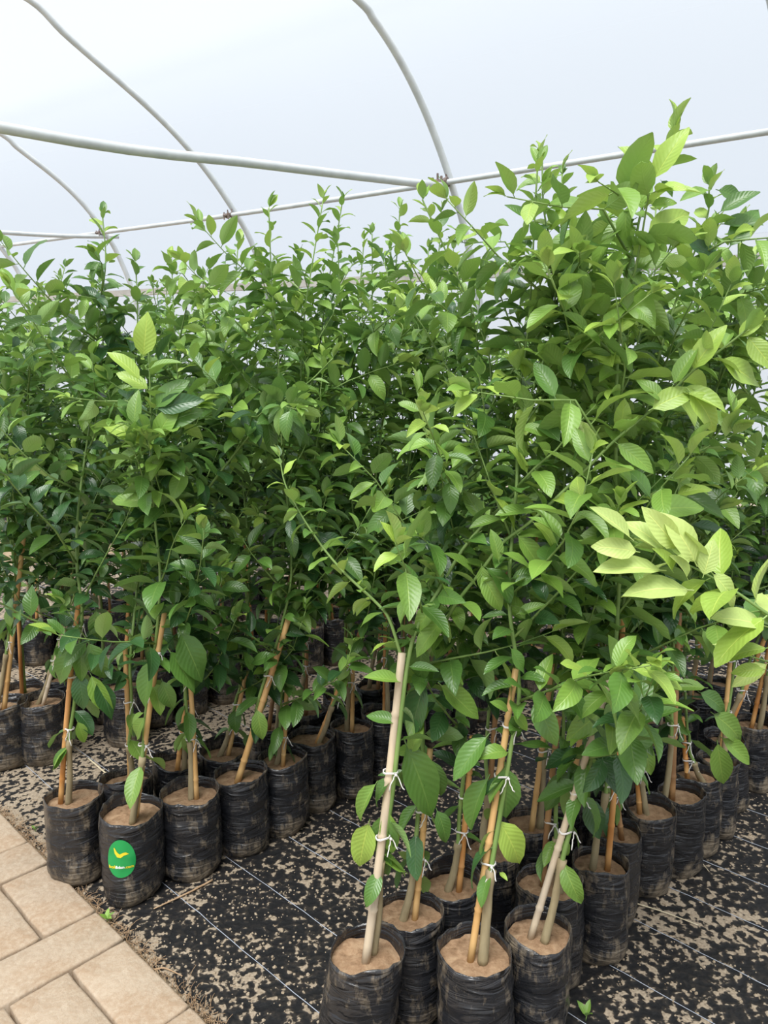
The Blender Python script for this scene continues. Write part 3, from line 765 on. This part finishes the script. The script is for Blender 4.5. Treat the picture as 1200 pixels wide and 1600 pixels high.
sapling(b['l4'], 'sapling with a cane leaning strongly right, second bag right of the green-stickered one', G2, P(452, 963, 2.34), path_px([(455, 900), (450, 800), (440, 690), (435, 560), (425, 450), (420, 325)], 2.36, 2.5), seed=24, R=.086, canem='cane_tan', cane_r=.011, custom_bag=True, cane_off=(-.01, -.01), trunk_off=(-.012, .015), nshoots=6, size=.085, bias=1.5, low_leaves=5)
sapling(b['l5'], 'sapling in the crumpled bag directly behind the stickered one', G2, None, path_px([(215, 900), (215, 760), (210, 620), (215, 500), (212, 410)], 2.3, 2.6), seed=25, R=.086, canem='cane_tan', custom_bag=True, nshoots=6, size=.085, bias=.8, fold=1.0)
sapling(b['l6'], 'sapling with an orange cane leaning right, behind the bag right of the sticker', G2, P(300, 1040, 2.42), path_px([(300, 900), (290, 760), (280, 620), (272, 500), (268, 405)], 2.42, 2.8), seed=26, R=.084, canem='cane_orange', custom_bag=True, nshoots=6, size=.085, bias=1.1, fold=1.0)
sapling(b['l7'], 'sapling with two sticks, behind the strongly leaning cane left of the bare mat', G2, P(385, 1050, 2.5), path_px([(390, 900), (380, 760), (370, 620), (365, 500), (372, 380)], 2.5, 2.8), seed=27, R=.084, canem='cane_tan', custom_bag=True, nshoots=6, size=.085, bias=1.2, fold=.6)
sapling(b['l8'], 'sapling in the half-hidden bag just right of the strongly leaning cane', G2, P(448, 1070, 2.45), path_px([(470, 900), (480, 760), (470, 620), (475, 500), (490, 400), (505, 312)], 2.45, 2.7), seed=28, R=.082, canem='cane_tan', custom_bag=True, nshoots=6, size=.082, bias=1.5)
sapling(b['l9'], 'sapling with a long orange cane slanting right, above the bare mat left of centre', G2, P(568, 972, 2.60), path_px([(560, 900), (550, 780), (545, 640), (535, 520), (530, 440), (528, 380)], 2.62, 2.8), seed=29, R=.088, canem='cane_orange', custom_bag=True, cane_off=(.02, 0), nshoots=6, size=.08, bias=1.4)
sapling(b['l10'], 'sapling in the shaded bag just right of the long slanting orange cane', G2, None, path_px([(560, 950), (580, 800), (600, 640), (610, 520), (620, 400), (625, 325)], 2.68, 2.8), seed=30, R=.084, custom_bag=True, nshoots=6, size=.08, bias=1.5)
sapling(b['l11'], 'sapling in the darkest bag at the row end, left of the thick whitish cane', G2, None, path_px([(605, 950), (630, 800), (650, 640), (670, 520), (685, 400), (690, 330)], 2.85, 2.9), seed=31, R=.080, canem='cane_orange', custom_bag=True, nshoots=6, size=.08, bias=1.5)
G3 = 'saplings of the third double row'
sapling(b['f1'], 'sapling in the whole bag seen on sandy mat behind the corner sapling, third double row', G3, P(118, 930, 3.0), None, seed=41, R=.090, canem='cane_grey', custom_bag=True, nshoots=7, size=.08, bias=.9, low_leaves=8)
sapling(b['f2'], 'sapling with a tall yellow cane in a bag cut by the left edge', G3, P(38, 830, 2.92), None, seed=42, R=.090, canem='cane_tan', cane_r=.011, custom_bag=True, cane_off=(.0, 0), nshoots=7, size=.08, bias=1.3, low_leaves=8)
sapling(b['f3'], 'sapling in a shaded bag further back, between the corner sapling and the stickered one', G3, None, None, seed=43, R=.090, custom_bag=True, nshoots=7, size=.08, bias=.9)
sapling(b['f4'], 'sapling in the small distant dark bag near the left edge', 'saplings of the farthest double row', None, None, seed=44, R=.092, custom_bag=True, nshoots=7, size=.075, bias=.9)

# ---- saplings deeper in the rows: bags hidden, crowns in view
ORD = ['first', 'second', 'third', 'fourth', 'fifth', 'sixth', 'seventh', 'eighth', 'ninth', 'tenth', 'eleventh', 'twelfth', 'thirteenth']
def fill(us, v, label, group, seed0, size, bias, ht, full=True, nsh=6, spacing=.020):
    rg = random.Random(seed0)
    for i, u in enumerate(us):
        p = UV(u + rg.gauss(0, .008), v + rg.gauss(0, .008)); sd = seed0 + i
        tip = Vector((p.x + rg.gauss(.03, .09), p.y + rg.gauss(0, .09), rg.uniform(*ht)))
        sapling(p, label % ORD[i], group, None, None, seed=sd, R=.080, nshoots=nsh, size=size, bias=bias + rg.gauss(0, .25), tip=tip, spacing=spacing, low_leaves=1)
def ur(a, b_, st):
    out = []; x = a
    while x < b_ + 1e-6: out.append(x); x += st
    return out
fill(ur(1.585, 3.35, .19), 1.085, '%s sapling behind the raised-rim bag in the inner front row, only its crown showing', 'hidden-bag saplings behind the outer right row', 100, .082, 1.5, (1.85, 2.1))
fill(ur(3.2, 3.45, .2), .82, '%s sapling beyond the last bag of the right row, only leaves showing at the edge', 'saplings past the right edge', 120, .08, 1.4, (1.6, 1.9))
fill(ur(1.66, 3.0, .19), 2.18, '%s sapling behind the two-stick one in the back row left of centre', 'hidden-bag saplings in the second double row', 140, .08, 1.4, (1.95, 2.25))
fill(ur(2.22, 3.5, .19), 1.97, '%s sapling beyond the darkest bag at the left row end, only leaves showing', 'saplings beyond the dark gap', 160, .08, 1.4, (1.9, 2.2))

# ---- third and fourth double rows: small leaves, crowns joined
def crown_variant(seed):
    rng = random.Random(seed); mb = MB(); st = MB()
    H = rng.uniform(1.85, 2.05); sx, sy = rng.gauss(.02, .06), rng.gauss(0, .06)
    main = catmull([Vector((.02, 0, .24)), Vector((.02, 0, .7)), Vector((sx, sy, 1.2)), Vector((sx * 1.5, sy * 1.5, H))], 6)
    tube(st, main, [.008 * (1 - .7 * i / (len(main) - 1)) for i in range(len(main))], 5)
    fr = leaves_along(main[6:], rng, .018, .088, 1.1, .35)
    for k in range(15):
        i = rng.randrange(5, 17); a = rng.random() * 6.3; L = rng.uniform(.25, .55); v = Vector((math.cos(a), math.sin(a), rng.uniform(.4, 2.4))).normalized(); pts = [main[i]]
        for s in range(4):
            v = (v + Vector((rng.gauss(0, .12), rng.gauss(0, .12), rng.uniform(-.25, .12)))).normalized(); pts.append(pts[-1] + v * L / 4)
        tube(st, pts, .0022, 4); fr += leaves_along(pts, rng, .021, .085, 1.1, .35)
    for m, tn, si in fr:
        v_, f_, u_ = LOW[si % 3]; mb.add([m @ q for q in v_], f_, TONES.index(tn), u_)
    return mb.build('foliage', [LEAFM[k] for k in TONES], False), st.build('trunk', M['stem'], False)
CV = [crown_variant(s) for s in range(8)]
CM = MB(); tube(CM, [Vector((0, 0, .24)), Vector((.03, 0, .9))], .008, 6); CANE_FAR = [CM.build('bamboo_cane', M[k], False) for k in CANES]
def far_tree(p, label, group, rg):
    root = empty('citrus_sapling', p); tag(root, label, 'sapling', group)
    bg, so = BAGS[rg.randrange(5)]; obj('grow_bag', bg, root); obj('soil', so, root)
    fo, st = CV[rg.randrange(8)]; rz = rg.random() * 6.3; s = rg.uniform(.92, 1.1)
    o = obj('foliage', fo, root); o.rotation_euler.z = rz; o.scale = (s, s, s); o['kind'] = 'stuff'
    o2 = obj('trunk', st, root); o2.rotation_euler.z = rz; o2.scale = (s, s, s)
    c = obj('bamboo_cane', CANE_FAR[rg.randrange(4)], root); c.rotation_euler.z = rz
rg = random.Random(77)
for vv, us, lab in ((3.06, ur(1.66, 3.4, .19), '%s small-leaved crown beyond the shaded bag of the third double row'), (3.26, ur(1.14, 3.05, .19), '%s small-leaved crown from the left edge in the back line of the third double row')):
    for i, u in enumerate(us): far_tree(UV(u, vv), lab % ORD[i], 'third double row crowns', rg)
for vv, us, lab in ((4.18, ur(1.8, 3.25, .2), '%s tiny-leaved crown beyond the small distant bag, farthest double row'), (4.38, ur(1.4, 2.25, .2), '%s tiny-leaved crown from the left edge in the very last line of saplings')):
    for i, u in enumerate(us): far_tree(UV(u, vv), lab % ORD[i], 'farthest double row crowns', rg)

# ---- pale branch reaching in from the right edge
pb = Vector((1.08, 1.22, 0))
sapling(pb, 'sapling beyond the right edge whose branch of large pale leaves reaches into view', 'sapling past the right edge with pale leaves', Vector((1.05, 1.24, .8)), [Vector((1.0, 1.28, 1.0)), Vector((1.05, 1.3, 1.4)), Vector((1.1, 1.3, 1.6))], seed=55, nshoots=0, size=.1, bias=2.4, spacing=.05, t0=.6, low_leaves=0,
        extra=[dict(pts=[Vector((1.0, 1.28, .98))] + path_px([(1290, 1000), (1210, 965), (1150, 925), (1090, 890), (1040, 868)], 1.32, 1.42), size=.112, tone=PT, spacing=.026, droop=.1, spread=.9, r=.005, t0=.30),
               dict(pts=[Vector((1.0, 1.28, .92))] + path_px([(1290, 1060), (1220, 1040), (1170, 1025)], 1.4, 1.5), size=.10, tone=PT, spacing=.04, droop=.2, t0=.4)])


def hero(root, rows, depth, ddp=.0):
    """single leaves seen one by one in the photograph: (base px, tip px, tone, shape, roll)"""
    tr = [c for c in root.children if c.name.split('.')[0] == 'trunk'][0]; rr = random.Random(len(rows))
    for (x0, y0, x1, y1, tone, si, roll) in rows:
        p = at_d(x0, y0, depth); q = at_d(x1, y1, depth + rr.uniform(-.03, .015)); y = (q - p); L = y.length / 1.02; y.normalize()
        view = (camo.location - p).normalized(); mixn = (view * .75 + Vector((0, 0, .65))).normalized()
        z = (mixn - y * y.dot(mixn)).normalized(); x = y.cross(z); c, s_ = math.cos(roll), math.sin(roll)
        z2 = z * c + x * s_; x2 = y.cross(z2); m = Matrix((x2, y, z2)).transposed().to_4x4()
        o = bpy.data.objects.new('leaf', LEAF[tone][si]); COL.objects.link(o); o.parent = tr
        o.matrix_basis = Matrix.Translation(p - root.location) @ m @ Matrix.Scale(L, 4)
S_ = {o['label'][:0] or o.name: o for o in bpy.data.objects if o.get('category') == 'sapling'}
def by(k):      # the sapling that stands at a marked place
    return min(S_.values(), key=lambda o: (o.location - (b[k] if isinstance(k, str) else k)).length)
by_pale = by(pb)
hero(by_pale, [(1084, 923, 983, 916, 'pale', 1, .1), (1041, 892, 935, 884, 'pale', 0, .3), (1000, 863, 930, 852, 'pale', 5, -.2), (1043, 864, 981, 809, 'pale', 1, .2), (1061, 863, 1012, 797, 'pale', 0, -.3),
    (1089, 885, 1048, 803, 'pale', 1, .1), (1098, 903, 1115, 846, 'pale', 5, .3), (1110, 893, 1157, 944, 'pale', 1, -.2), (1200, 980, 1119, 960, 'pale', 0, .1), (990, 845, 928, 794, 'pale', 2, .4),
    (1203, 1012, 1129, 1026, 'young', 0, .3), (1198, 1046, 1146, 1049, 'young', 1, -.3), (1052, 895, 1030, 858, 'young', 4, 0), (1075, 906, 1055, 868, 'pale', 4, .2)], 1.36)
hero(by('l2'), [(223, 562, 230, 492, 'young', 5, .1), (222, 597, 173, 548, 'young', 0, .3), (236, 700, 164, 656, 'young', 1, .15), (232, 674, 187, 638, 'mid', 2, .2), (240, 640, 312, 624, 'dark', 0, .5), (240, 641, 286, 590, 'mid', 1, -.1),
    (242, 690, 272, 634, 'light', 1, .1), (248, 670, 311, 637, 'mid', 1, .2), (244, 700, 278, 702, 'mid', 5, 0), (228, 703, 176, 726, 'light', 4, .2), (230, 577, 280, 566, 'light', 2, -.3),
    (240, 1024, 225, 1099, 'mid', 2, .6), (279, 982, 315, 1062, 'mid', 5, .1), (262, 1013, 304, 1077, 'mid', 5, -.2), (252, 1060, 270, 1110, 'mid', 1, .3), (227, 1118, 206, 1157, 'light', 1, .1)], 2.06)
hero(by('l1'), [(120, 1004, 84, 1069, 'mid', 1, .1), (150, 950, 154, 1003, 'mid', 1, .2), (124, 1000, 128, 1062, 'mid', 0, -.1), (136, 1000, 165, 1062, 'mid', 1, .3), (122, 1048, 131, 1108, 'dark', 1, 0), (140, 1050, 172, 1115, 'light', 4, .5), (120, 1125, 133, 1160, 'light', 0, .1),
    (150, 1060, 175, 1120, 'dark', 5, -.2)], 2.12)
hero(by('l4'), [(401, 1105, 410, 1157, 'light', 1, .1), (388, 1038, 428, 1022, 'mid', 5, 0), (395, 1050, 385, 1020, 'mid', 1, .2)], 2.28)
hero(by('a17'), [(590, 1220, 556, 1280, 'light', 4, .3), (578, 1280, 560, 1352, 'young', 5, .1), (604, 1262, 596, 1350, 'mid', 1, -.1), (612, 1330, 600, 1370, 'mid', 4, 0), (606, 1262, 612, 1330, 'light', 2, .3)], 1.55)
hero(by('a18'), [(631, 1153, 677, 1275, 'mid', 0, .05), (667, 1060, 638, 1150, 'dark', 0, .2), (684, 1066, 745, 1120, 'light', 2, .3), (681, 1262, 702, 1317, 'mid', 1, -.2), (668, 1180, 690, 1250, 'mid', 1, .3), (640, 1180, 660, 1130, 'light', 2, .2),
    (752, 880, 760, 930, 'light', 0, .2), (750, 895, 785, 952, 'light', 1, .1), (700, 960, 650, 1020, 'light', 0, .2), (690, 940, 640, 985, 'light', 3, 0), (660, 1000, 655, 1068, 'mid', 1, .2),
    (838, 800, 778, 799, 'light', 0, .3), (806, 832, 850, 895, 'light', 2, .1), (840, 803, 883, 820, 'light', 5, .2), (900, 757, 952, 797, 'light', 2, .2), (930, 707, 890, 643, 'pale', 3, .2), (969, 680, 976, 625, 'young', 1, .1)], 1.62)
hero(by('a18'), [(1013, 642, 1085, 604, 'young', 1, .2), (1072, 606, 1126, 668, 'young', 1, -.1), (1078, 583, 1130, 510, 'young', 0, .1), (1120, 559, 1188, 600, 'young', 5, .1), (1165, 522, 1208, 575, 'young', 5, .2), (1050, 604, 1088, 545, 'light', 2, 0), (1040, 630, 1000, 590, 'light', 1, .1), (960, 690, 1020, 735, 'light', 0, .2), (1150, 530, 1195, 492, 'young', 0, .3)], 1.53)
hero(by('a19'), [(766, 1209, 727, 1294, 'mid', 4, .3), (789, 1190, 791, 1276, 'mid', 5, 0), (777, 1277, 820, 1354, 'young', 1, .1), (780, 1362, 792, 1374, 'young', 0, 0), (765, 1146, 711, 1214, 'mid', 2, .2), (800, 1110, 826, 1140, 'light', 1, 0), (796, 1112, 770, 1096, 'light', 0, 0), (798, 1115, 812, 1155, 'mid', 1, .1), (780, 880, 770, 830, 'light', 0, .3),
    (806, 960, 850, 945, 'light', 2, .1), (800, 915, 835, 900, 'mid', 5, .1), (796, 1010, 820, 1050, 'mid', 5, -.2)], 1.55)
hero(by('a20'), [(937, 1136, 995, 1169, 'mid', 0, .2), (911, 1171, 849, 1194, 'dark', 1, .1), (900, 1201, 853, 1262, 'mid', 2, .2), (914, 1240, 938, 1309, 'dark', 5, .0), (875, 1311, 892, 1338, 'light', 1, 0), (917, 1018, 863, 1012, 'light', 1, .2), (880, 1110, 925, 1120, 'mid', 4, 0), (930, 1010, 980, 1040, 'mid', 0, .2),
    (1018, 286, 1072, 200, 'young', 0, .1), (1018, 270, 975, 224, 'young', 1, .0), (1002, 332, 1004, 264, 'light', 5, .1), (1014, 322, 1056, 312, 'light', 1, .1), (996, 340, 941, 369, 'light', 0, .2), (1032, 281, 1051, 304, 'mid', 4, 0), (1006, 374, 1080, 324, 'young', 1, .3), (990, 400, 940, 440, 'light', 1, .2), (985, 420, 1050, 395, 'light', 5, .2)], 1.68)
hero(by('a23'), [(1112, 296, 1066, 311, 'light', 2, .2), (1118, 296, 1167, 311, 'mid', 1, .2), (1120, 334, 1184, 297, 'mid', 0, .1), (1137, 390, 1186, 322, 'mid', 1, .2), (1130, 424, 1084, 376, 'dark', 5, .2), (1138, 425, 1182, 404, 'mid', 5, .1), (1125, 350, 1190, 350, 'mid', 2, .2), (1110, 420, 1060, 440, 'light', 1, .1)], 1.92)
hero(by('a25'), [(1106, 1075, 1050, 1071, 'light', 0, .2), (1110, 1112, 1167, 1156, 'light', 1, .2), (1120, 1156, 1131, 1226, 'light', 0, .1), (1125, 1150, 1170, 1192, 'light', 2, .3), (1090, 1080, 1140, 1110, 'mid', 1, .1)], 1.98)
hero(by('a19'), [(850, 286, 810, 283, 'light', 3, .2), (848, 290, 860, 262, 'light', 4, .2), (846, 300, 835, 320, 'light', 0, .2), (846, 330, 822, 340, 'mid', 4, .1)], 1.82)

# ------------------------------------------------------------------ sticker on the bag
def on_bag(x, z, off=.0025):      # x metres along the circumference from the sticker's centre
    th0 = math.atan2(-b['l2'].y, -b['l2'].x - .0) - math.radians(20); R = .092
    th = th0 + x / R; r = max(bag_r(th + d, z, R, .27, 22 * 1.37, .6) for d in (-.06, 0, .06)) + off
    return Vector((math.cos(th) * r, math.sin(th) * r, z))
SZ = .170; SW, SH = .039, .060
mb = MB(); vs = []; fs = []; nr, na = 6, 32
for i in range(nr + 1):
    for k in range(na):
        a = 2 * PI * k / na; q = i / nr; wv = SW * (1 + .10 * -math.sin(a)); vs.append(on_bag(math.cos(a) * wv * q, SZ + math.sin(a) * SH * q))
for i in range(nr):
    for k in range(na): fs.append((i * na + k, i * na + (k + 1) % na, (i + 1) * na + (k + 1) % na, (i + 1) * na + k))
mb.add(vs, fs); stk = mb.build('sticker', M['sticker'], l2o); stk['label'] = 'round green sticker with a yellow bird mark'
# bird mark
mb = MB(); up_e = [(-.016, .036), (-.009, .022), (-.002, .015), (.006, .020), (.014, .021), (.022, .015)]; lo_e = [(-.018, .034), (-.016, .018), (-.009, .006), (.000, .004), (.008, .011), (.021, .0145)]
vs = []
for (a0, c0), (a1, c1) in zip(up_e, lo_e): vs += [on_bag(a0, SZ + c0, .0034), on_bag(a1, SZ + c1, .0034)]
mb.add(vs, [(2 * i, 2 * i + 1, 2 * i + 3, 2 * i + 2) for i in range(5)]); mb.build('bird_mark', M['yellow'], stk, smooth=False)
def lettering(txt, x0, width, z, size, matk):
    cu = bpy.data.curves.new('lettering', 'FONT'); cu.body = txt; cu.size = size; cu.resolution_u = 2; cu.offset = size * .03
    o = bpy.data.objects.new('lettering_source', cu); COL.objects.link(o)
    dg = bpy.context.evaluated_depsgraph_get(); dg.update(); me = bpy.data.meshes.new_from_object(o.evaluated_get(dg))
    COL.objects.unlink(o); bpy.data.objects.remove(o)
    xs = [v.co.x for v in me.vertices]; k = width / (max(xs) - min(xs)); mn = min(xs)
    for v in me.vertices: v.co = on_bag(x0 + (v.co.x - mn) * k, z + v.co.y * 1.0, .0036)
    me.materials.clear(); me.materials.append(M[matk]); me.name = 'lettering'
    return obj('lettering', me, stk)
lettering('bol', -.034, .018, SZ - .029, .0125, 'yellow'); lettering('fidan', -.0150, .0235, SZ - .0295, .0125, 'white'); lettering('.com', .0095, .023, SZ - .030, .0125, 'yellow')

# ------------------------------------------------------------------ small things on the ground
def stick(name, pxs, r, matk, label, cat='twig', z=.008, lift=None):
    pts = [at_z(x, y, z) for x, y in pxs]
    if lift:
        for p, q in zip(pts, lift): p.z += q
    rg = random.Random(len(label)); mb = MB(); n = len(catmull(pts, 5)); tube(mb, catmull(pts, 5), [r * (1 - .5 * i / n) for i in range(n)], 6, lump=.3, rng=rg)
    o = mb.build(name, M[matk]); return tag(o, label, cat)
stick('dried_stalk', [(332, 1375), (300, 1392), (262, 1410), (240, 1420)], .0035, 'dry', 'brown dried stalk lying on the mat at the foot of the stickered bag')
stick('dried_stalk', [(992, 1411), (1040, 1426), (1092, 1446)], .0022, 'straw', 'straight pale straw lying on the mat beside the right row')
stick('dried_stalk', [(1092, 1342), (1108, 1362)], .0018, 'straw', 'tiny pale straw under the bulging bag on the right')
stick('dried_stalk', [(138, 1185), (182, 1222)], .004, 'straw', 'pale split stalk on the sand behind the corner bag')
stick('dried_stalk', [(240, 1515), (258, 1513), (285, 1525)], .0025, 'dry', 'orange-brown twig by the paver edge in the bottom left')
# fallen leaf and weed seedlings
def loose_leaf(px, label, tone, size, d, z=.012, si=1):
    o = bpy.data.objects.new('fallen_leaf', LEAF[tone][si]); COL.objects.link(o); p = at_z(px[0], px[1], z)
    o.matrix_basis = leaf_frame(p, Vector(d), random.Random(2), .1, size); return tag(o, label, 'leaf')
loose_leaf((95, 1278), 'fallen yellowish leaf beside the corner bag at the paver edge', 'pale', .085, (1, .15, .0), .022)
def weed(px, label, n, size, seed):
    p = at_z(px[0], px[1], .0); root = empty('weed_seedling', p); tag(root, label, 'weed'); rg = random.Random(seed)
    mb = MB(); tube(mb, [Vector((0, 0, 0)), Vector((.002, 0, size * .5))], .0012, 5); mb.build('stem', M['stem'], root)
    for k in range(n):
        a = 6.3 * k / n + rg.random(); o = bpy.data.objects.new('leaf', LEAF['light'][k % 6]); COL.objects.link(o); o.parent = root
        o.matrix_basis = leaf_frame(Vector((0, 0, size * .4)), Vector((math.cos(a), math.sin(a), 1.2)), rg, .3, size)
weed((168, 1442), 'small green seedling at the paver edge below the stickered bag', 4, .028, 1)
weed((915, 1596), 'green seedling at the bottom edge beside the front bags', 3, .035, 2)
weed((55, 1300), 'tiny weed growing at the paver edge beside the corner bag', 3, .02, 3)
mb = MB(); rg = random.Random(8)
for k in range(900):
    v = rg.uniform(1.2, 2.8); u = rg.gauss(.866, .012); p = UV(u, v, .002); d = Vector((rg.gauss(0, .02), rg.gauss(0, .02), rg.uniform(.0, .012)))
    tube(mb, [p, p + d * .6 + Vector((0, 0, .005)), p + d], .0007, 3, cap=False)
tag(mb.build('dry_grass', M['dry']), 'wisps of dry grass in the gap between pavers and mat', 'grass', kind='stuff')
print('saplings', NT_[0], 'objects', len(bpy.data.objects))
